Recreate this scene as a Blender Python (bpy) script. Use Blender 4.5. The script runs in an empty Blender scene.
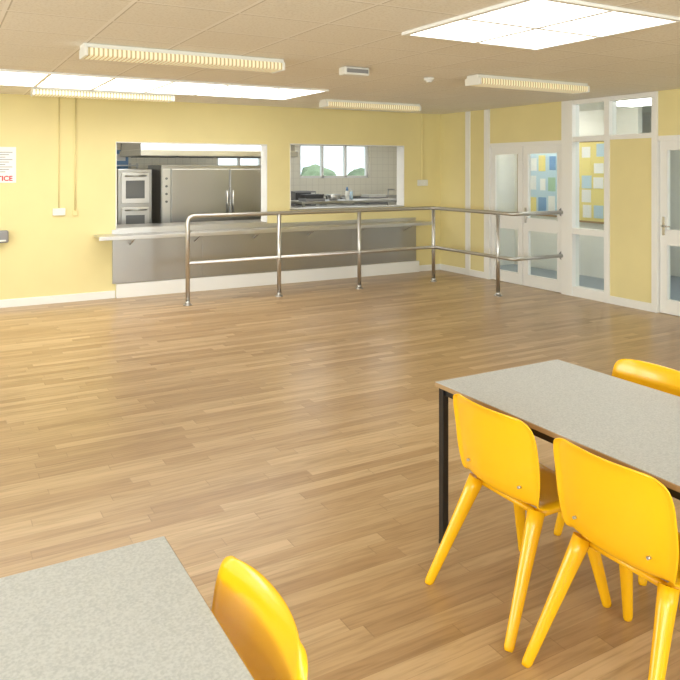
import bpy, bmesh, math, random
from mathutils import Vector, Matrix
random.seed(3)
scene=bpy.context.scene
try:
    scene.view_settings.view_transform='Standard'
    scene.view_settings.look='None'
except Exception: pass

# ---------------------------------------------------------------- materials
def new_mat(name,color=(.8,.8,.8),rough=.5,metal=0.0,emit=None,estr=0,spec=.5,coat=0):
    m=bpy.data.materials.new(name); m.use_nodes=True
    b=m.node_tree.nodes['Principled BSDF']
    b.inputs['Base Color'].default_value=(*color,1)
    b.inputs['Roughness'].default_value=rough
    b.inputs['Metallic'].default_value=metal
    b.inputs['Specular IOR Level'].default_value=spec
    if coat: b.inputs['Coat Weight'].default_value=coat; b.inputs['Coat Roughness'].default_value=.08
    if emit: b.inputs['Emission Color'].default_value=(*emit,1); b.inputs['Emission Strength'].default_value=estr
    return m
class NT:
    def __init__(s,m): s.t=m.node_tree; s.b=s.t.nodes['Principled BSDF']
    def n(s,typ,**k):
        x=s.t.nodes.new(typ)
        for a,v in k.items(): setattr(x,a,v)
        return x
    def l(s,a,b): s.t.links.new(a,b)
    def math(s,op,a,b=None,c=None):
        x=s.n('ShaderNodeMath',operation=op)
        for i,v in enumerate((a,b,c)):
            if v is None: continue
            if isinstance(v,(int,float)): x.inputs[i].default_value=v
            else: s.l(v,x.inputs[i])
        return x.outputs[0]
    def ramp(s,fac,stops):
        r=s.n('ShaderNodeValToRGB'); e=r.color_ramp.elements
        e[0].position,e[0].color=stops[0][0],(*stops[0][1],1)
        e[1].position,e[1].color=stops[-1][0],(*stops[-1][1],1)
        for p,c in stops[1:-1]:
            q=e.new(p); q.color=(*c,1)
        s.l(fac,r.inputs[0]); return r.outputs[0]
    def bump(s,h,strength,dist=.002):
        b=s.n('ShaderNodeBump'); b.inputs['Strength'].default_value=strength; b.inputs['Distance'].default_value=dist
        s.l(h,b.inputs['Height']); s.l(b.outputs[0],s.b.inputs['Normal'])

def mix(nt,fac,a,b,mode='MIX'):
    x=nt.n('ShaderNodeMix',data_type='RGBA',blend_type=mode)
    for sock,v in ((x.inputs[0],fac),(x.inputs[6],a),(x.inputs[7],b)):
        if isinstance(v,(int,float)): sock.default_value=v
        elif isinstance(v,tuple): sock.default_value=(*v,1)
        else: nt.l(v,sock)
    return x.outputs[2]

# floor : wood-strip vinyl, strips run along X
def floor_mat():
    m=new_mat('vinyl_wood_strip',rough=.36); nt=NT(m)
    tc=nt.n('ShaderNodeTexCoord'); sep=nt.n('ShaderNodeSeparateXYZ'); nt.l(tc.outputs['Object'],sep.inputs[0])
    x,y=sep.outputs[0],sep.outputs[1]
    W=.078; Lg=.88
    row=nt.math('FLOOR',nt.math('DIVIDE',y,W))
    wn=nt.n('ShaderNodeTexWhiteNoise',noise_dimensions='1D'); nt.l(row,wn.inputs['W'])
    xs=nt.math('ADD',nt.math('DIVIDE',x,Lg),nt.math('MULTIPLY',wn.outputs['Value'],7.3))
    col=nt.math('FLOOR',xs)
    cb=nt.n('ShaderNodeCombineXYZ'); nt.l(col,cb.inputs[0]); nt.l(row,cb.inputs[1])
    w2=nt.n('ShaderNodeTexWhiteNoise',noise_dimensions='2D'); nt.l(cb.outputs[0],w2.inputs['Vector'])
    base=nt.ramp(w2.outputs['Value'],[(0,(.395,.250,.122)),(.35,(.455,.300,.152)),(.7,(.50,.342,.182)),(1,(.575,.408,.228))])
    # grain
    g=nt.n('ShaderNodeCombineXYZ')
    nt.l(nt.math('MULTIPLY',x,2.2),g.inputs[0]); nt.l(nt.math('MULTIPLY',y,32),g.inputs[1]); nt.l(nt.math('MULTIPLY',w2.outputs['Value'],20),g.inputs[2])
    no=nt.n('ShaderNodeTexNoise'); no.inputs['Scale'].default_value=1.6; no.inputs['Detail'].default_value=5; no.inputs['Distortion'].default_value=.6
    nt.l(g.outputs[0],no.inputs['Vector'])
    gr=nt.ramp(no.outputs[0],[(.3,(.72,.69,.63)),(.55,(1,1,1)),(.75,(1.08,1.08,1.08))])
    c1=mix(nt,.85,base,gr,'MULTIPLY')
    fy=nt.math('FRACT',nt.math('DIVIDE',y,W)); fx=nt.math('FRACT',xs)
    jy=nt.math('LESS_THAN',fy,.03); jx=nt.math('LESS_THAN',fx,.005)
    j=nt.math('MAXIMUM',jy,jx)
    c2=mix(nt,nt.math('MULTIPLY',j,.32),c1,(.16,.09,.04))
    nt.l(c2,nt.b.inputs['Base Color'])
    n2=nt.n('ShaderNodeTexNoise'); n2.inputs['Scale'].default_value=1.3; nt.l(tc.outputs['Object'],n2.inputs['Vector'])
    nt.l(nt.math('ADD',nt.math('MULTIPLY',n2.outputs[0],.10),.25),nt.b.inputs['Roughness'])
    nt.bump(no.outputs[0],.08,.002)
    return m
def ceiling_mat():
    m=new_mat('ceiling_tile',rough=.9,spec=.1); nt=NT(m)
    tc=nt.n('ShaderNodeTexCoord'); sep=nt.n('ShaderNodeSeparateXYZ'); nt.l(tc.outputs['Object'],sep.inputs[0])
    X=nt.math('DIVIDE',nt.math('ADD',sep.outputs[0],-2.75+60.012),.6); Y=nt.math('DIVIDE',nt.math('ADD',sep.outputs[1],-3.95+60.012),.6)
    fx=nt.math('FRACT',X); fy=nt.math('FRACT',Y)
    g=nt.math('MAXIMUM',nt.math('LESS_THAN',fx,.04),nt.math('LESS_THAN',fy,.04))
    sh=nt.math('MAXIMUM',nt.math('LESS_THAN',fx,.055),nt.math('LESS_THAN',fy,.055))
    no=nt.n('ShaderNodeTexNoise'); no.inputs['Scale'].default_value=55; no.inputs['Detail'].default_value=3; nt.l(tc.outputs['Object'],no.inputs['Vector'])
    c=nt.ramp(no.outputs[0],[(.36,(.80,.77,.70)),(.52,(.89,.87,.81))])
    cb=nt.n('ShaderNodeCombineXYZ'); nt.l(nt.math('FLOOR',X),cb.inputs[0]); nt.l(nt.math('FLOOR',Y),cb.inputs[1])
    w=nt.n('ShaderNodeTexWhiteNoise',noise_dimensions='2D'); nt.l(cb.outputs[0],w.inputs['Vector'])
    c=mix(nt,nt.math('MULTIPLY',w.outputs['Value'],.15),c,(.72,.66,.54))
    c=mix(nt,nt.math('MULTIPLY',sh,.6),c,(.42,.38,.30))
    nt.l(mix(nt,g,c,(.92,.90,.85)),nt.b.inputs['Base Color'])
    return m
def speckle_mat():
    m=new_mat('grey_speckled_laminate',rough=.36); nt=NT(m)
    tc=nt.n('ShaderNodeTexCoord')
    no=nt.n('ShaderNodeTexNoise'); no.inputs['Scale'].default_value=150; no.inputs['Detail'].default_value=3; nt.l(tc.outputs['Object'],no.inputs['Vector'])
    c=nt.ramp(no.outputs[0],[(.34,(.45,.475,.48)),(.48,(.51,.53,.53)),(.62,(.57,.59,.59))])
    nt.l(c,nt.b.inputs['Base Color']); return m
def steel_mat(name,base=.55,rough=.3,stretch=(1,1,60),metal=1.0):
    m=new_mat(name,(base,base*.99,base*.97),rough,metal); nt=NT(m)
    tc=nt.n('ShaderNodeTexCoord'); mp=nt.n('ShaderNodeMapping'); mp.inputs['Scale'].default_value=stretch; nt.l(tc.outputs['Object'],mp.inputs[0])
    no=nt.n('ShaderNodeTexNoise'); no.inputs['Scale'].default_value=3; no.inputs['Detail'].default_value=3; nt.l(mp.outputs[0],no.inputs['Vector'])
    nt.l(nt.math('ADD',nt.math('MULTIPLY',no.outputs[0],.2),rough-.08),nt.b.inputs['Roughness'])
    return m
def tile_mat():
    m=new_mat('white_wall_tile',rough=.15); nt=NT(m)
    tc=nt.n('ShaderNodeTexCoord'); sep=nt.n('ShaderNodeSeparateXYZ'); nt.l(tc.outputs['Object'],sep.inputs[0])
    f=[nt.math('LESS_THAN',nt.math('FRACT',nt.math('DIVIDE',nt.math('ADD',sep.outputs[i],30),.15)),.05) for i in (0,1,2)]
    n=nt.n('ShaderNodeNewGeometry'); sn=nt.n('ShaderNodeSeparateXYZ'); nt.l(n.outputs['Normal'],sn.inputs[0])
    ax=nt.math('LESS_THAN',nt.math('ABSOLUTE',sn.outputs[0]),.5); ay=nt.math('LESS_THAN',nt.math('ABSOLUTE',sn.outputs[1]),.5)
    g=nt.math('MAXIMUM',nt.math('MAXIMUM',nt.math('MULTIPLY',f[0],ax),nt.math('MULTIPLY',f[1],ay)),f[2])
    nt.l(mix(nt,g,(.88,.84,.72),(.74,.70,.60)),nt.b.inputs['Base Color']); return m
def paint(name,col,rough=.6,var=.04):
    m=new_mat(name,col,rough,spec=.3); nt=NT(m)
    tc=nt.n('ShaderNodeTexCoord'); no=nt.n('ShaderNodeTexNoise'); no.inputs['Scale'].default_value=1.2; no.inputs['Detail'].default_value=4; nt.l(tc.outputs['Object'],no.inputs['Vector'])
    c=nt.ramp(no.outputs[0],[(.3,tuple(v*(1-var) for v in col)),(.7,tuple(min(1,v*(1+var)) for v in col))])
    nt.l(c,nt.b.inputs['Base Color']); return m
def plastic_mat():
    m=new_mat('yellow_polypropylene',(.92,.49,.006),.25,coat=.18); nt=NT(m)
    tc=nt.n('ShaderNodeTexCoord'); no=nt.n('ShaderNodeTexNoise'); no.inputs['Scale'].default_value=260; nt.l(tc.outputs['Object'],no.inputs['Vector'])
    nt.bump(no.outputs[0],.05,.0006); return m
def glass_mat():
    m=bpy.data.materials.new('clear_glass'); m.use_nodes=True; t=m.node_tree; t.nodes.clear()
    o=t.nodes.new('ShaderNodeOutputMaterial'); mx=t.nodes.new('ShaderNodeMixShader'); tr=t.nodes.new('ShaderNodeBsdfTransparent'); gl=t.nodes.new('ShaderNodeBsdfGlossy')
    gl.inputs['Roughness'].default_value=.02; tr.inputs[0].default_value=(.95,.97,.96,1)
    fr=t.nodes.new('ShaderNodeFresnel'); fr.inputs[0].default_value=1.45
    geo=t.nodes.new('ShaderNodeNewGeometry'); inv=t.nodes.new('ShaderNodeMath'); inv.operation='SUBTRACT'; inv.inputs[0].default_value=1
    mu=t.nodes.new('ShaderNodeMath'); mu.operation='MULTIPLY'
    t.links.new(geo.outputs['Backfacing'],inv.inputs[1]); t.links.new(fr.outputs[0],mu.inputs[0]); t.links.new(inv.outputs[0],mu.inputs[1])
    t.links.new(mu.outputs[0],mx.inputs[0]); t.links.new(tr.outputs[0],mx.inputs[1]); t.links.new(gl.outputs[0],mx.inputs[2]); t.links.new(mx.outputs[0],o.inputs[0])
    return m
def prism_mat():
    m=new_mat('prismatic_diffuser',(.70,.62,.42),.4,emit=(1,.86,.50),estr=.42); nt=NT(m)
    tc=nt.n('ShaderNodeTexCoord'); sep=nt.n('ShaderNodeSeparateXYZ'); nt.l(tc.outputs['Object'],sep.inputs[0])
    f=nt.math('FRACT',nt.math('MULTIPLY',sep.outputs[0],30)); g=nt.math('LESS_THAN',f,.4)
    nt.l(mix(nt,g,(1,.88,.58),(.40,.31,.12)),nt.b.inputs['Emission Color'])
    nt.l(mix(nt,g,(.72,.65,.48),(.45,.38,.22)),nt.b.inputs['Base Color']); return m

M=dict(
 floor=floor_mat(), ceil=ceiling_mat(), speck=speckle_mat(),
 yellow=paint('yellow_wall_paint',(.81,.71,.365)), white=paint('white_gloss_paint',(.87,.865,.84),.3,.01),
 kwhite=paint('kitchen_white_paint',(.88,.87,.83),.5,.01), tile=tile_mat(),
 steel=steel_mat('brushed_steel',.60,.32,(1,1,60)), steelv=steel_mat('brushed_steel_panel',.42,.31,(60,60,1),1.0), rail=steel_mat('satin_steel_tube',.58,.33,(1,1,1)),
 panel=new_mat('light_panel',(.9,.9,.9),.5,emit=(1,.985,.955),estr=5.2),
 panel2=new_mat('kitchen_light_panel',(.9,.9,.9),.5,emit=(1,.99,.96),estr=11.0),  # glow of the panels added to brighten kitchen and corridor
 prism=prism_mat(), chair=plastic_mat(), glass=glass_mat(),
 black=new_mat('black_powder_coat',(.012,.012,.013),.35), beech=paint('beech_edge',(.40,.26,.13),.4,.1),
 plasticw=new_mat('white_plastic',(.80,.80,.76),.35), grey=new_mat('grey_plastic',(.25,.25,.26),.4), paper=new_mat('white_paper',(.85,.85,.85),.7),
 red=new_mat('red_ink',(.6,.02,.03),.6), blue=new_mat('blue_poster',(.20,.36,.62),.6), ltblue=new_mat('pale_blue',(.50,.66,.78),.6), orange=new_mat('orange_poster',(.78,.45,.22),.6),
 yel2=new_mat('yellow_poster',(.82,.70,.28),.6), green=new_mat('green_poster',(.35,.52,.38),.6), midgrey=new_mat('oven_door_grey',(.16,.165,.17),.25),
 corfloor=paint('corridor_vinyl',(.24,.29,.35),.3,.06), dark=new_mat('dark_void',(.05,.05,.055),.4),
 leaf=paint('hedge_leaf',(.26,.33,.20),.8,.5), kfloor=paint('kitchen_floor',(.45,.42,.38),.4,.05), grass=paint('outdoor_ground',(.34,.37,.27),.9,.2), brass=new_mat('steel_handle',(.6,.6,.6),.25,1),
)

# ---------------------------------------------------------------- mesh builder
class B:
    def __init__(s,name): s.name=name; s.bm=bmesh.new(); s.mats=[]
    def mi(s,m):
        m=M[m] if isinstance(m,str) else m
        if m not in s.mats: s.mats.append(m)
        return s.mats.index(m)
    def _tag(s,geom,m,smooth=False):
        i=s.mi(m)
        for f in geom:
            f.material_index=i; f.smooth=smooth
    def box(s,x0,x1,y0,y1,z0,z1,m,bev=0,rot=None,piv=None):
        r=bmesh.ops.create_cube(s.bm,size=1); v=r['verts']
        for q in v: q.co=Vector(((x0+x1)/2+q.co.x*(x1-x0),(y0+y1)/2+q.co.y*(y1-y0),(z0+z1)/2+q.co.z*(z1-z0)))
        if rot is not None:
            p=Vector(piv or ((x0+x1)/2,(y0+y1)/2,(z0+z1)/2))
            for q in v: q.co=rot@(q.co-p)+p
        fs={f for q in v for f in q.link_faces}
        s._tag(fs,m)
        if bev:
            es=list({e for q in v for e in q.link_edges})
            bmesh.ops.bevel(s.bm,geom=es,offset=bev,segments=2,affect='EDGES',profile=.5,clamp_overlap=True,material=s.mi(m))
        return s
    def cyl(s,a,b,r,m,r2=None,seg=16,cap=True):
        a=Vector(a); b=Vector(b); d=b-a
        q=d.to_track_quat('Z','Y').to_matrix().to_4x4(); q.translation=(a+b)/2
        g=bmesh.ops.create_cone(s.bm,cap_ends=cap,segments=seg,radius1=r,radius2=r if r2 is None else r2,depth=d.length,matrix=q)
        fs={f for v in g['verts'] for f in v.link_faces}
        s._tag(fs,m,True)
        for f in fs:
            if len(f.verts)>4: f.smooth=False
        return s
    def tube(s,pts,r,m,seg=14,radii=None,flat=1.0,up=None):
        """sweep a ring along pts (flat<1 squashes the ring across 'up')"""
        pts=[Vector(p) for p in pts]; n=len(pts); rings=[]
        if up is not None: up=Vector(up)
        for i,p in enumerate(pts):
            t=(pts[min(i+1,n-1)]-pts[max(i-1,0)]).normalized()
            if up is None: up=Vector((0,0,1)) if abs(t.z)<.9 else Vector((1,0,0))
            sx=t.cross(up).normalized(); up=sx.cross(t).normalized()
            rr=radii[i] if radii else r
            ring=[s.bm.verts.new(p+sx*math.cos(2*math.pi*k/seg)*rr+up*math.sin(2*math.pi*k/seg)*rr*flat) for k in range(seg)]
            rings.append(ring)
        i0=s.mi(m)
        for a,b in zip(rings[:-1],rings[1:]):
            for k in range(seg):
                f=s.bm.faces.new((a[k],b[k],b[(k+1)%seg],a[(k+1)%seg])); f.smooth=True; f.material_index=i0
        for ring,fl in ((rings[0],0),(rings[-1],1)):
            f=s.bm.faces.new(ring if fl else ring[::-1]); f.material_index=i0
        return s
    def done(s,parent=None,loc=None,rotz=0):
        bmesh.ops.recalc_face_normals(s.bm,faces=s.bm.faces)
        me=bpy.data.meshes.new(s.name); s.bm.to_mesh(me); s.bm.free()
        for m in s.mats: me.materials.append(m)
        o=bpy.data.objects.new(s.name,me); scene.collection.objects.link(o)
        if parent: o.parent=parent
        if loc: o.location=loc
        o.rotation_euler[2]=rotz
        return o
def empty(name,loc=(0,0,0),rotz=0):
    o=bpy.data.objects.new(name,None); o.location=loc; o.rotation_euler[2]=rotz; o.empty_display_size=.2; scene.collection.objects.link(o); return o
def fillet(pts,r,n=6):
    pts=[Vector(p) for p in pts]; out=[pts[0]]
    for a,b,c in zip(pts[:-2],pts[1:-1],pts[2:]):
        u=(a-b).normalized(); v=(c-b).normalized(); ang=u.angle(v); d=r/math.tan(ang/2)
        p0=b+u*d; p1=b+v*d; cen=b+(u+v).normalized()*(r/math.sin(ang/2))
        A=p0-cen; Bv=p1-cen; th=A.angle(Bv)
        for k in range(n+1):
            t=k/n; out.append(cen+(A*math.sin((1-t)*th)+Bv*math.sin(t*th))/math.sin(th))
    out.append(pts[-1]); return out

# ---------------------------------------------------------------- room constants
XR=7.42; YB=9.62; HC=2.62; XL=-4.2; YR=-3.2
b=B('floor'); b.box(XL-.1,XR+.05,YR-.1,YB+.1,-.1,0,'floor'); b.done()
b=B('ceiling'); b.box(XL-.1,XR+.12,YR-.1,YB+.22,HC,HC+.12,'ceil'); b.done()

# back wall with two serving hatches
H1=(2.07,4.24,.90,2.06); H2=(4.61,6.68,1.08,2.08)
b=B('wall_back'); T=.2
def wb(x0,x1,z0,z1): b.box(x0,x1,YB,YB+T,z0,z1,'yellow')
wb(XL-.1,H1[0],0,HC); wb(H1[0],H1[1],0,H1[2]); wb(H1[0],H1[1],H1[3],HC); wb(H1[1],H2[0],0,HC)
wb(H2[0],H2[1],0,H2[2]); wb(H2[0],H2[1],H2[3],HC); wb(H2[1],XR+.12,0,HC)
b.done()
for i,h in enumerate((H1,H2)):
    b=B('trim_%d'%(i+1)); x0,x1,z0,z1=h; e=.012
    b.box(x0,x0+e,YB-.004,YB+T,z0,z1,'white'); b.box(x1-e,x1,YB-.004,YB+T,z0,z1,'white'); b.box(x0,x1,YB-.004,YB+T,z1-e,z1,'white')
    b.box(x0,x1,YB-.004,YB+T+.1,z0-.001,z0+.02,'steel')
    b.done()
# serving counter : steel front panel, tray slide, brackets, plinth
c=empty('serving_counter',(0,0,0))
b=B('front_panel')
for k in range(4):
    xa=2.02+(6.9-2.02)*k/4; b.box(xa+.003,xa+(6.9-2.02)/4-.003,YB-.03,YB-.002,.19,.82,'steelv',.003)
b.box(2.03,6.9,YB-.026,YB-.003,.19,.82,'steelv')
b.done(c)
b=B('tray_slide'); b.box(1.79,7.02,YB-.36,YB-.005,.815,.845,'steel',.006); b.box(1.79,7.02,YB-.362,YB-.35,.795,.845,'steel',.003)
b.box(2.02,6.9,YB-.02,YB-.003,.845,.90,'steel',.002)
b.done(c)
b=B('brackets')
for k in range(6):
    x=2.25+k*.88; b.box(x-.012,x+.012,YB-.32,YB-.03,.795,.815,'steel')
    b.tube([(x,YB-.30,.80),(x,YB-.04,.70)],.008,'steel',8)
b.done(c)
b=B('plinth'); b.box(2.07,6.95,YB-.05,YB-.002,0,.185,'white',.004); b.done(c)
b=B('baseboard_back'); b.box(XL,2.06,YB-.018,YB-.001,0,.10,'white',.004); b.box(6.96,XR-.002,YB-.018,YB-.001,0,.10,'white',.004); b.done()

# left and rear walls with windows (behind / beside the viewer)
b=B('wall_left')
def wl(y0,y1,z0,z1): b.box(XL-.2,XL,y0,y1,z0,z1,'yellow')
wl(YR-.1,YB+.1,0,.95); wl(YR-.1,YB+.1,2.3,HC)
edges=[YR-.1,-2.2,-.2,.3,2.3,2.8,4.8,5.3,7.3,YB+.1]
for i in range(0,len(edges),2): wl(edges[i],edges[i+1],.95,2.3)
b.done()
n=1
def window_frame(name,x0,x1,y0,y1,z0,z1,axis,panes=2,t=.05,mat='white'):
    b=B(name)
    if axis=='x':
        xm=(x0+x1)/2
        b.box(x0,x1,y0,y0+t,z0,z1,mat); b.box(x0,x1,y1-t,y1,z0,z1,mat); b.box(x0,x1,y0,y1,z0,z0+t,mat); b.box(x0,x1,y0,y1,z1-t,z1,mat)
        for k in range(1,panes):
            y=y0+(y1-y0)*k/panes; b.box(x0,x1,y-t/2,y+t/2,z0,z1,mat)
        b.box(xm-.003,xm+.003,y0+.01,y1-.01,z0+.01,z1-.01,'glass')
    else:
        ym=(y0+y1)/2
        b.box(x0,x0+t,y0,y1,z0,z1,mat); b.box(x1-t,x1,y0,y1,z0,z1,mat); b.box(x0,x1,y0,y1,z0,z0+t,mat); b.box(x0,x1,y0,y1,z1-t,z1,mat)
        for k in range(1,panes):
            x=x0+(x1-x0)*k/panes; b.box(x-t/2,x+t/2,y0,y1,z0,z1,mat)
        b.box(x0+.01,x1-.01,ym-.003,ym+.003,z0+.01,z1-.01,'glass')
    return b.done()
for (a,d) in ((-2.2,-.2),(.3,2.3),(2.8,4.8),(5.3,7.3)):
    window_frame('window_%d'%n,XL-.14,XL-.06,a,d,.95,2.3,'x'); n+=1
b=B('wall_rear')
def wq(x0,x1,z0,z1): b.box(x0,x1,YR-.2,YR,z0,z1,'yellow')
wq(XL-.1,XR+.1,0,.95); wq(XL-.1,XR+.1,2.3,HC)
RW=((-3.2,-.8),(-.2,2.2),(2.8,5.2))
ed=[XL-.1,-3.2,-.8,-.2,2.2,2.8,5.2,XR+.1]
for i in range(0,len(ed),2): wq(ed[i],ed[i+1],.95,2.3)
b.done()
for a,d in RW: window_frame('window_%d'%n,a,d,YR-.14,YR-.06,.95,2.3,'y',3); n+=1  # unseen rear windows, added to light the door wall from the front

# ---------------------------------------------------------------- right wall (glazed screen)
TW=.10
b=B('wall_right')
def wr(y0,y1,z0,z1,m='yellow'): b.box(XR,XR+TW,y0,y1,z0,z1,m)
wr(8.95,YB,0,HC); wr(8.50,8.84,0,HC); wr(6.93,8.38,2.09,HC); wr(5.53,6.14,0,2.07); wr(4.60,5.45,2.09,HC); wr(YR,4.50,0,HC)
b.done()
b=B('trim_3'); p=.02
def post(y0,y1,z0=0,z1=HC-.003): b.box(XR-p,XR+TW+p,y0,y1,z0,z1,'white',.004)
post(8.84,8.95); post(8.38,8.50); post(6.74,6.93); post(6.14,6.22); post(5.45,5.53); post(4.50,4.60)
for y0,y1,z0,z1 in ((6.93,8.38,2.03,2.09),(5.53,6.14,2.07,2.13),(4.60,5.45,2.03,2.09),(5.53,6.14,2.56,2.617),(6.22,6.74,2.56,2.617),(6.22,6.74,2.06,2.13),(6.22,6.74,.83,.91),(6.22,6.74,0,.13)):
    b.box(XR-.01,XR+TW+.01,y0,y1,z0,z1,'white',.003)
b.box(XR+.045,XR+.051,6.22,6.74,.13,2.56,'glass'); b.box(XR+.045,XR+.051,5.53,6.14,2.13,2.56,'glass')
b.done()
b=B('baseboard_right')
for y0,y1 in ((8.95,YB-.02),(8.50,8.84),(5.53,6.14),(YR,4.50)): b.box(XR-.018,XR-.001,y0,y1,0,.10,'white',.004)
b.done()
def glazed_leaf(name,y0,y1,handle=None,stile=.10,zsplit=(.16,.82,.98,1.93)):
    b=B(name); x0,x1=XR+.02,XR+.065; z1=2.03; zb,zm0,zm1,zt=zsplit
    y0+=.006; y1-=.006
    b.box(x0,x1,y0,y0+stile,.006,z1,'white',.002); b.box(x0,x1,y1-stile,y1,.006,z1,'white',.002)
    b.box(x0,x1,y0+stile,y1-stile,.006,zb,'white'); b.box(x0,x1,y0+stile,y1-stile,zm0,zm1,'white'); b.box(x0,x1,y0+stile,y1-stile,zt,z1,'white')
    xm=(x0+x1)/2; b.box(xm-.003,xm+.003,y0+stile-.01,y1-stile+.01,zb-.01,zt+.01,'glass')
    e=.012
    for za,zc in ((zb,zm0),(zm1,zt)):
        for ya,yc,zz0,zz1 in ((y0+stile,y0+stile+e,za,zc),(y1-stile-e,y1-stile,za,zc),(y0+stile,y1-stile,za,za+e),(y0+stile,y1-stile,zc-e,zc)):
            b.box(x0-.006,x1+.006,ya,yc,zz0,zz1,'white')
    if handle is not None:
        yh=handle; b.box(x0-.008,x0,yh-.02,yh+.02,.92,1.14,'brass',.003)
        b.cyl((x0-.045,yh,1.03),(x0,yh,1.03),.009,'brass'); b.cyl((x0-.045,yh-.01,1.03),(x0-.045,yh-.11,1.03),.009,'brass')
    return b.done()
glazed_leaf('door_1',7.70,8.38,None,.08); glazed_leaf('door_2',6.93,7.70,7.64,.09); glazed_leaf('door_3',4.60,5.45,5.39,.09)

# ---------------------------------------------------------------- ceiling light panels
def panel_group(name,x0,x1,y0,y1,s=.6):
    b=B(name); b.box(x0+.01,x1-.01,y0+.01,y1-.01,HC-.008,HC-.001,'panel')
    nx=round((x1-x0)/s); ny=round((y1-y0)/s); t=.018
    for k in range(nx+1):
        x=x0+(x1-x0)*k/nx; b.box(x-t,x+t,y0-t+.003,y1+t-.003,HC-.022,HC-.001,'white')
    for k in range(ny+1):
        y=y0+(y1-y0)*k/ny; b.box(x0-t+.002,x1+t-.002,y-t,y+t,HC-.0205,HC-.0015,'white')
    return b.done()
panel_group('ceiling_light_panel',2.75,3.95,2.75,3.95)
panel_group('ceiling_light_panel',-.85,3.95,7.25,8.45)
panel_group('ceiling_light_panel',-2.65,-1.45,2.75,3.95)  # this panel and the next two are unseen, added to light the room
panel_group('ceiling_light_panel',2.75,3.95,-1.45,-.25)
panel_group('ceiling_light_panel',-2.65,-1.45,-1.45,-.25)
def batten(x0,x1,y):
    b=B('fluorescent_batten_light'); w=.11
    b.box(x0,x1,y-w*.75,y+w*.75,HC-.035,HC-.002,'plasticw',.004)
    b.box(x0+.02,x1-.02,y-w,y+w,HC-.095,HC-.035,'prism',.012)
    b.box(x0,x0+.025,y-w-.003,y+w+.003,HC-.10,HC-.03,'plasticw',.006); b.box(x1-.025,x1,y-w-.003,y+w+.003,HC-.10,HC-.03,'plasticw',.006)
    return b.done()
batten(.94,2.54,5.5); batten(.94,2.53,8.62); batten(4.46,5.98,8.3); batten(4.57,6.10,5.42)
b=B('ceiling_alarm_sounder'); b.box(3.18,3.44,5.5,5.62,HC-.075,HC-.002,'plasticw',.012); b.box(3.2,3.42,5.492,5.5,HC-.055,HC-.02,'grey'); b.done()
b=B('smoke_detector'); b.cyl((4.33,5.8,HC-.002),(4.33,5.8,HC-.03),.055,'plasticw',.05); b.cyl((4.33,5.8,HC-.03),(4.33,5.8,HC-.05),.04,'plasticw',.025); b.done()

# ---------------------------------------------------------------- wall fittings
c=empty('safety_notice',(0,0,0))
b=B('sheet'); b.box(.48,.87,YB-.006,YB-.001,1.53,1.97,'paper')
for k in range(9): b.box(.52,.83-.04*(k%3),YB-.008,YB-.006,1.90-.03*k,1.908-.03*k,'grey')
b.done(c)
tx=bpy.data.curves.new('lettering','FONT'); tx.body='NOTICE'; tx.size=.085; tx.align_x='CENTER'; tx.extrude=.001; tx.offset=.002; tx.materials.append(M['red'])
to=bpy.data.objects.new('lettering',tx); scene.collection.objects.link(to); to.location=(.675,YB-.008,1.555); to.rotation_euler=(math.pi/2,0,0); to.parent=c
b=B('paper_towel_dispenser'); b.box(.5,.78,YB-.10,YB-.001,.80,.95,'grey',.02); b.box(.53,.75,YB-.104,YB-.09,.82,.84,'plasticw',.003); b.done()
b=B('wall_socket'); b.box(1.29,1.44,YB-.03,YB-.001,1.11,1.20,'plasticw',.006)
for k in (0,1): b.box(1.325+.07*k,1.345+.07*k,YB-.034,YB-.03,1.165,1.185,'plasticw',.002)
b.done()
b=B('cable_conduit'); b.cyl((1.365,YB-.008,1.2),(1.365,YB-.008,HC-.004),.006,'yellow',seg=8); b.cyl((1.56,YB-.012,1.16),(1.56,YB-.012,HC-.004),.010,'yellow',seg=8); b.box(1.53,1.59,YB-.02,YB-.001,1.10,1.17,'yellow',.004); b.done()
b=B('light_switch'); b.box(6.94,7.14,YB-.03,YB-.001,1.42,1.52,'plasticw',.006)
for k in range(2): b.box(6.98+.08*k,7.02+.08*k,YB-.036,YB-.03,1.45,1.49,'plasticw',.002)
b.done()
b=B('cable_trunking'); b.box(7.03,7.05,YB-.015,YB-.001,1.52,HC-.003,'yellow',.002); b.done()

# ---------------------------------------------------------------- handrail
b=B('handrail'); r=.027; ht,hm=1.11,.52; X0,XC,YH,YE,YB2=2.74,6.55,8.66,7.24,6.95
top=fillet([(X0,YH,.0),(X0,YH,ht),(XC,YH,ht),(XC,YB2,ht),(XR-.005,YB2-.03,ht)],.085)
b.tube(top,r,'rail')
mid=fillet([(X0,YH,hm),(XC,YH,hm),(XC,YB2,hm),(XR-.005,YB2-.03,hm)],.085)
b.tube(mid,r*.9,'rail')
for x,y in ((3.99,YH),(5.24,YH),(XC,YH),(XC,YE)): b.cyl((x,y,0),(x,y,ht),r,'rail')
for x,y in ((X0,YH),(3.99,YH),(5.24,YH),(XC,YH),(XC,YE)):
    b.cyl((x,y,0),(x,y,.012),.055,'rail',seg=20); b.cyl((x,y,.012),(x,y,.05),.034,'rail',.029)
for h in (ht,hm): b.cyl((XR-.014,YB2-.03,h),(XR-.001,YB2-.03,h),.06,'grey',seg=20)
b.done()

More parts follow.
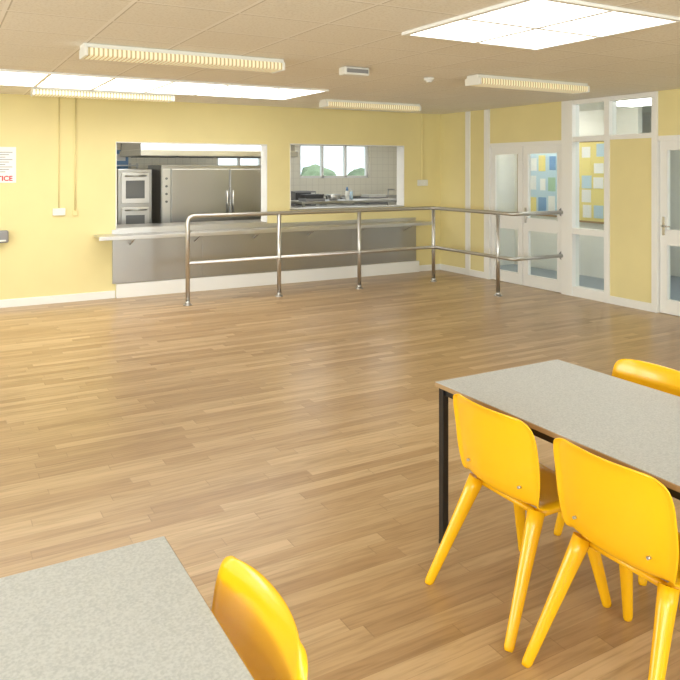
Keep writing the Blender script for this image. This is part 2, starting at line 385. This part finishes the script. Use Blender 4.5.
# ---------------------------------------------------------------- tables
def table(x0,x1,y0,y1):
    c=empty('dining_table',((x0+x1)/2,(y0+y1)/2,0)); w=(x1-x0)/2; l=(y1-y0)/2; h=.73
    b=B('tabletop'); b.box(-w,w,-l,l,h-.022,h-.002,'beech',.003); b.box(-w+.003,w-.003,-l+.003,l-.003,h-.01,h,'speck',.0015); b.done(c)
    b=B('frame'); i=.035; t=.014
    for sx in (-1,1): b.box(sx*(w-i)-t,sx*(w-i)+t,-l+i,l-i,h-.055,h-.0225,'black',.002)
    for sy in (-1,1): b.box(-w+i,w-i,sy*(l-i)-t,sy*(l-i)+t,h-.055,h-.0225,'black',.002)
    b.done(c)
    k=1
    for sx in (-1,1):
        for sy in (-1,1):
            b=B('leg_%d'%k); k+=1; X=sx*(w-i+.01); Y=sy*(l-i)
            b.box(X-.016,X+.016,Y-.016,Y+.016,.012,h-.0225,'black',.003); b.box(X-.017,X+.017,Y-.017,Y+.017,0,.02,'black',.003); b.done(c)
    return c
table(1.98,2.76,1.11,2.61)
table(-.25,.53,.37,1.87)

# ---------------------------------------------------------------- chairs
def catmull(P,t):
    n=len(P)-1; s=min(max(t,0),1)*n; i=min(int(s),n-1); f=s-i
    g=lambda k:Vector(P[min(max(k,0),n)])
    p0,p1,p2,p3=g(i-1),g(i),g(i+1),g(i+2)
    return .5*((2*p1)+(p2-p0)*f+(2*p0-5*p1+4*p2-p3)*f*f+(3*p1-p0-3*p2+p3)*f**3)
PROF=[(.262,.402),(.245,.424),(.20,.436),(.12,.434),(.03,.428),(-.05,.428),(-.102,.442),(-.124,.48),(-.132,.54),(-.140,.62),(-.152,.70),(-.170,.782)]
def chair_mesh():
    NV,NU=48,28
    bm=bmesh.new(); grid=[]
    P3=[(a,bb,0) for a,bb in PROF]
    for j in range(NV+1):
        t=j/NV; p=catmull(P3,t)
        p2=catmull(P3,min(t+.01,1)); p1=catmull(P3,max(t-.01,0))
        tg=(p2-p1).normalized(); nrm=Vector((tg.y,-tg.x))
        w=.212+.010*math.sin(math.pi*min(t/.5,1))
        if t>.5:
            q=min(1,(t-.5)/.30); w=.212+.026*(q*q*(3-2*q))
        dt=(1-t)/.10                       # rounded top corners
        if dt<1: w-= .050*(1-math.sqrt(max(0,1-(1-dt)**2)))
        df=t/.07
        if df<1: w*=(1-(1-df)**2*.16)
        row=[]
        for i in range(NU+1):
            u=-1+2*i/NU; a=abs(u)
            back=min(max((t-.45)/.2,0),1)
            curl=(a**2.2)*(.018*(1-back)+.038*back)
            lip=-((a-.88)/.12)**1.5*.014 if a>.88 else 0
            off=curl+lip
            q=Vector((p.x+nrm.x*off,u*w,p.y+nrm.y*off))
            if t>.75: q.z-= (t-.75)/.25*(a**3)*.014
            if t>.955: q.x-= ((t-.955)/.045)**1.5*.010
            row.append(bm.verts.new(q))
        grid.append(row)
    for j in range(NV):
        for i in range(NU):
            f=bm.faces.new((grid[j][i],grid[j][i+1],grid[j+1][i+1],grid[j+1][i])); f.smooth=True
    bmesh.ops.recalc_face_normals(bm,faces=bm.faces)
    me=bpy.data.meshes.new('seat_shell'); bm.to_mesh(me); bm.free(); me.materials.append(M['chair'])
    return me
shell_me=chair_mesh()
def legs_builder(name,sx,sy):
    b=B(name)
    if sx<0: a=(-.060,sy*.168,.418); e=(-.262,sy*.235,0)
    else: a=(.165,sy*.175,.420); e=(.255,sy*.230,0)
    L=lambda t:(a[0]*(1-t)+e[0]*t,a[1]*(1-t)+e[1]*t,a[2]*(1-t)+e[2]*t)
    ts=[0,.12,.3,.55,.8,.97,1]; R=[.038,.035,.031,.0265,.023,.021,.018]
    b.tube([L(t) for t in ts],.02,'chair',16,radii=R,flat=.78,up=(0,1,0)); return b
def chair(x,y,rot):
    c=empty('dining_chair',(x,y,0),rot)
    o=bpy.data.objects.new('seat_shell',shell_me); scene.collection.objects.link(o); o.parent=c
    s=o.modifiers.new('s','SOLIDIFY'); s.thickness=.007; s.offset=0
    sb=o.modifiers.new('ss','SUBSURF'); sb.levels=1; sb.render_levels=1
    k=1
    for sx in (-1,1):
        for sy in (-1,1): legs_builder('leg_%d'%k,sx,sy).done(c); k+=1
    b=B('underframe')
    for sy in (-1,1): b.tube([(-.055,sy*.165,.405),(.06,sy*.17,.408),(.17,sy*.175,.412)],.018,'chair',10)
    b.tube([(.168,-.175,.408),(.168,.175,.408)],.013,'chair',10); b.tube([(-.045,-.165,.402),(-.045,.165,.402)],.013,'chair',10)
    b.done(c)
    b=B('fixing_screws')
    for sy in (-1,1): b.cyl((-.131,sy*.145,.512),(-.116,sy*.145,.512),.005,'rail',seg=12)
    b.done(c)
    return c
chair(2.02,2.125,0); chair(2.02,1.57,0)
chair(.468,1.42,math.pi)
chair(2.77,2.15,math.pi); chair(2.76,1.5,math.pi)

# ---------------------------------------------------------------- kitchen
KX0,KX1,KY0,KY1,KH=.4,9.6,YB+T,13.6,2.62
b=B('floor_kitchen'); b.box(KX0,KX1,YB+.1,KY1,-.1,-.001,'kfloor'); b.done()
b=B('ceiling_kitchen'); b.box(KX0,KX1,YB+T+.02,KY1,KH,KH+.1,'kwhite'); b.done()
W=[(4.9,5.9,1.45,2.25),(6.75,8.5,1.5,2.25)]
b=B('wall_kitchen_back')
xs=[KX0,W[0][0],W[0][1],W[1][0],W[1][1],KX1]
b.box(KX0,KX1,KY1,KY1+.2,0,1.45,'tile')
for a,d in ((0,1),(2,3),(4,5)): b.box(xs[a],xs[d],KY1,KY1+.2,1.45,KH,'tile')
for w in W: b.box(w[0],w[1],KY1,KY1+.2,w[3],KH,'tile')
b.box(W[1][0],W[1][1],KY1,KY1+.2,1.45,1.5,'tile')
b.done()
window_frame('window_%d'%n,W[0][0],W[0][1],KY1+.06,KY1+.14,W[0][2],W[0][3],'y',2); n+=1
window_frame('window_%d'%n,W[1][0],W[1][1],KY1+.06,KY1+.14,W[1][2],W[1][3],'y',3); n+=1
b=B('wall_kitchen_left'); b.box(KX0-.1,KX0,YB+T,KY1+.2,0,KH,'tile'); b.done()
b=B('wall_kitchen_right'); b.box(KX1,KX1+.1,YB+T,KY1+.2,0,KH,'tile'); b.done()
b=B('steel_catering_cabinet')
b.box(3.06,5.02,11.0,11.8,.12,1.76,'steelv',.01)
b.box(3.06,5.02,11.0,11.8,.0,.12,'dark')
for x0,x1 in ((3.21,4.16),(4.18,5.0)): b.box(x0,x1,10.97,11.0,.16,1.70,'steelv',.008)
for x in (4.12,4.22): b.cyl((x,10.94,.95),(x,10.94,1.35),.012,'steel')
b.box(3.07,3.19,10.97,11.0,.2,1.7,'steel',.004)
for k in range(4): b.cyl((3.13,10.97,1.55-.12*k),(3.13,10.95,1.55-.12*k),.018,'midgrey')
b.done()
b=B('combi_oven')
b.box(2.45,2.98,11.25,11.95,.55,1.70,'steelv',.01); b.box(2.50,2.93,11.23,11.25,.60,1.10,'steel',.005); b.box(2.50,2.93,11.23,11.25,1.16,1.64,'steel',.005)
b.box(2.57,2.86,11.222,11.23,.68,.98,'midgrey',.003); b.box(2.57,2.86,11.222,11.23,1.24,1.52,'midgrey',.003)
for z in (1.06,1.59): b.cyl((2.55,11.19,z),(2.88,11.19,z),.012,'steel'); b.box(2.56,2.58,11.19,11.24,z-.01,z+.01,'steel'); b.box(2.85,2.87,11.19,11.24,z-.01,z+.01,'steel')
for x in (2.48,2.95):
    for y in (11.29,11.9): b.box(x-.02,x+.02,y-.02,y+.02,0,.55,'steel')
b.box(2.46,2.97,11.27,11.93,.2,.23,'steel'); b.done()
b=B('storage_rack')
for x in (2.35,3.1):
    for y in (12.7,13.2): b.box(x-.015,x+.015,y-.015,y+.015,0,1.8,'steel')
for z in (.3,.8,1.3,1.75): b.box(2.33,3.12,12.68,13.22,z,z+.02,'steel')
for k in range(12):
    z=(.32,.82,1.32)[k%3]; x=2.45+.17*(k//3); b.box(x-.06,x+.06,12.8,13.1,z,z+.12+.06*random.random(),random.choice(['plasticw','ltblue','grey','steel']),.01)
b.done()
b=B('extraction_hood')
# canopy with sloping front, filters and duct collars
b.box(2.75,5.3,10.95,12.2,2.10,2.2,'steel',.01); b.box(2.7,5.35,10.85,12.25,1.90,2.00,'steel',.008)
b.box(2.72,5.33,10.87,10.89,1.90,2.2,'steel',.004,rot=Matrix.Rotation(math.radians(-18),3,'X'),piv=(4,10.88,1.92))
b.box(2.72,5.33,12.2,12.24,1.90,2.2,'steel')
for x in (2.72,5.30): b.box(x,x+.03,10.95,12.22,1.95,2.2,'steel')
for k in range(5): b.box(2.85+.5*k,3.27+.5*k,11.0,12.1,1.89,1.90,'grey')
for x in (3.3,4.0,4.7): b.cyl((x,11.5,2.2),(x,11.5,HC-.001),.17,'steel',seg=24)
b.done()
b=B('kitchen_worktop')
b.box(5.4,9.3,12.9,13.58,.90,.94,'steel',.006); b.box(5.4,9.3,13.55,13.59,.94,1.10,'steel')
for k in range(5):
    x=5.5+k*.93
    for y in (12.95,13.5): b.box(x-.02,x+.02,y-.02,y+.02,0,.9,'steel')
b.box(5.5,9.2,12.95,13.5,.25,.28,'steel'); b.done()
b=B('preparation_table')
b.box(5.6,7.9,11.2,11.9,1.08,1.12,'steel',.006)
for x in (5.66,7.84):
    for y in (11.26,11.84): b.box(x-.02,x+.02,y-.02,y+.02,0,1.08,'steel')
b.box(5.64,7.86,11.24,11.86,.3,.33,'steel'); b.done()
b=B('serving_worktop'); b.box(1.9,7.0,YB+T+.002,YB+T+.65,.86,.90,'steel',.006); b.box(2.0,6.9,YB+T+.08,YB+T+.6,.1,.86,'steelv',.01)
for x in (2.1,6.8): b.box(x-.03,x+.03,YB+T+.1,YB+T+.16,0,.1,'steel')
b.done()
def item(name,parts):
    b=B(name)
    for p in parts:
        if p[0]=='b': b.box(*p[1:])
        else: b.cyl(*p[1:])
    b.done()
z0=.941
item('microwave_oven',[('b',6.35,6.85,13.05,13.45,z0,z0+.30,'grey',.01),('b',6.38,6.72,13.04,13.05,z0+.03,z0+.27,'dark'),('b',6.74,6.83,13.04,13.05,z0+.03,z0+.27,'plasticw')])
item('kettle',[('c',(7.1,13.2,z0),(7.1,13.2,z0+.2),.08,'steel',.055),('c',(7.1,13.2,z0+.2),(7.1,13.2,z0+.23),.03,'dark',.015),('b',7.17,7.19,13.19,13.21,z0+.05,z0+.2,'dark')])
item('cooking_pot',[('c',(7.7,13.2,z0),(7.7,13.2,z0+.18),.14,'steel'),('c',(7.7,13.2,z0+.18),(7.7,13.2,z0+.195),.145,'steel',.05),('b',7.52,7.56,13.18,13.22,z0+.12,z0+.14,'dark')])
item('bread_crate',[('b',8.1,8.6,13.0,13.4,z0,z0+.15,'grey',.01),('b',8.13,8.57,13.03,13.37,z0+.1,z0+.2,'plasticw',.01)])
item('kitchen_tap',[('c',(8.9,13.45,z0),(8.9,13.45,z0+.3),.015,'steel'),('c',(8.9,13.45,z0+.3),(8.9,13.2,z0+.3),.012,'steel')])
item('blue_poster',[('b',2.6,3.15,13.57,13.595,1.62,2.05,'blue'),('b',2.65,3.1,13.565,13.57,1.85,1.98,'paper')])
z1=1.121
item('serving_tray_stack',[('b',5.75,6.15,11.35,11.65,z1,z1+.05,'grey',.01),('b',5.77,6.13,11.37,11.63,z1+.05,z1+.12,'dark',.01)])
item('mixing_bowl',[('c',(6.4,11.5,z1),(6.4,11.5,z1+.11),.07,'steel',.14)])
item('detergent_bottle',[('c',(6.75,11.6,z1),(6.75,11.6,z1+.17),.04,'plasticw',.035),('c',(6.75,11.6,z1+.17),(6.75,11.6,z1+.24),.025,'blue',.012)])
item('detergent_bottle',[('c',(6.87,11.65,z1),(6.87,11.65,z1+.15),.035,'ltblue',.03),('c',(6.87,11.65,z1+.15),(6.87,11.65,z1+.20),.02,'plasticw',.012)])
b=B('kitchen_ceiling_light')  # unseen glowing panels added to brighten the kitchen
for x in (1.6,5.9,7.9): b.box(x-.5,x+.5,11.6,11.9,KH-.06,KH-.002,'panel2',.01)
b.box(2.4,5.2,10.15,10.4,KH-.06,KH-.002,'panel2',.01)
b.done()

# ---------------------------------------------------------------- corridor behind the glazed screen
CX=10.2
b=B('floor_corridor'); b.box(XR+.05,CX,1.5,YB,-.1,-.001,'corfloor'); b.done()
b=B('ceiling_corridor'); b.box(XR+.12,CX,1.5,YB,2.62,2.72,'kwhite'); b.done()
b=B('wall_corridor')
b.box(CX,CX+.1,1.5,YB,0,.5,'kwhite'); b.box(CX,CX+.1,1.5,YB,2.4,2.62,'kwhite')
for y0,y1 in ((1.5,2.2),(4.6,5.2),(6.9,YB)): b.box(CX,CX+.1,y0,y1,.5,2.4,'kwhite')
b.box(XR+.13,CX+.1,YB-.1,YB-.001,0,2.62,'kwhite'); b.box(XR+.13,CX+.1,1.4,1.5,0,2.62,'kwhite')
b.box(9.0,9.1,6.95,YB-.1,0,2.62,'kwhite')
b.done()
for a,d in ((2.2,4.6),(5.2,6.9)):
    window_frame('window_%d'%n,CX+.02,CX+.08,a,d,.5,2.4,'x',3); n+=1
def board(y0,y1,z0,z1,base,cols,nc,nr):
    b=B('notice_board'); x=9.0
    b.box(x-.025,x-.001,y0,y1,z0,z1,base,.003)
    for s in ((y0,y0+.03,z0,z1),(y1-.03,y1,z0,z1),(y0,y1,z0,z0+.03),(y0,y1,z1-.03,z1)): b.box(x-.032,x-.001,*s,'beech')
    dy=(y1-y0-.1)/nc; dz=(z1-z0-.1)/nr
    for k in range(nc*nr):
        y=y0+.06+dy*(k%nc)+random.uniform(0,.15)*dy; z=z0+.06+dz*(k//nc)+random.uniform(0,.1)*dz
        b.box(x-.03,x-.025,y,y+dy*random.uniform(.55,.82),z,z+dz*random.uniform(.55,.85),cols[k%len(cols)])
    b.done()
board(7.22,8.30,.85,2.15,'yel2',['paper','ltblue','paper','orange','paper','yel2','paper','green','ltblue'],4,5)
board(8.45,9.42,.9,2.05,'ltblue',['paper','blue','yel2','paper','green','paper','paper'],4,3)
b=B('corridor_ceiling_light')  # glowing panels added because the corridor needs brightness
for y in (3.5,6.0,8.4): b.box(8.1,8.4,y-.6,y+.6,2.56,2.618,'panel2',.01)
b.done()

# ---------------------------------------------------------------- outdoors
b=B('ground'); b.box(-40,50,-40,60,-.3,-.12,'grass'); b.done()
b=B('hedge')
for k in range(26):
    x=10.9+k*.5
    g=bmesh.ops.create_icosphere(b.bm,subdivisions=3,radius=.7+.3*random.random(),matrix=Matrix.Translation((x,20+random.random()*2,.35+.75*random.random())))
    for v in g['verts']: v.co+=Vector((random.uniform(-1,1),random.uniform(-1,1),random.uniform(-1,1)))*.10
    b._tag({f for v in g['verts'] for f in v.link_faces},'leaf')
b.done()
w=bpy.data.worlds.new('sky'); scene.world=w; w.use_nodes=True
bg=w.node_tree.nodes['Background']; bg.inputs[0].default_value=(.86,.93,1,1); bg.inputs[1].default_value=1.8

def area(name,loc,rot,sx,sy,power,col):
    l=bpy.data.lights.new(name,'AREA'); l.shape='RECTANGLE'; l.size=sx; l.size_y=sy; l.energy=power; l.color=col
    o=bpy.data.objects.new(name,l); o.location=loc; o.rotation_euler=rot; scene.collection.objects.link(o); return o
for yc in (-1.2,1.3,3.8,6.3): area('window_daylight',(XL-.25,yc,1.62),(0,-math.pi/2,0),1.3,1.9,92,(.92,.96,1))  # area lamps added outside the unseen left windows to brighten the room
for a,d in RW: area('window_daylight',((a+d)/2,YR-.25,1.62),(math.pi/2,0,0),2.3,1.3,125,(.92,.96,1))  # area lamps added behind the camera as frontal fill

# ---------------------------------------------------------------- camera
cam=bpy.data.cameras.new('camera'); cam.sensor_width=36; cam.lens=36*712.2/680; cam.shift_y=-(340-168.9)/680; cam.clip_start=.05
co=bpy.data.objects.new('camera',cam); scene.collection.objects.link(co); co.location=(0,0,1.7); co.rotation_euler=(math.pi/2,0,-.51706)
scene.camera=co
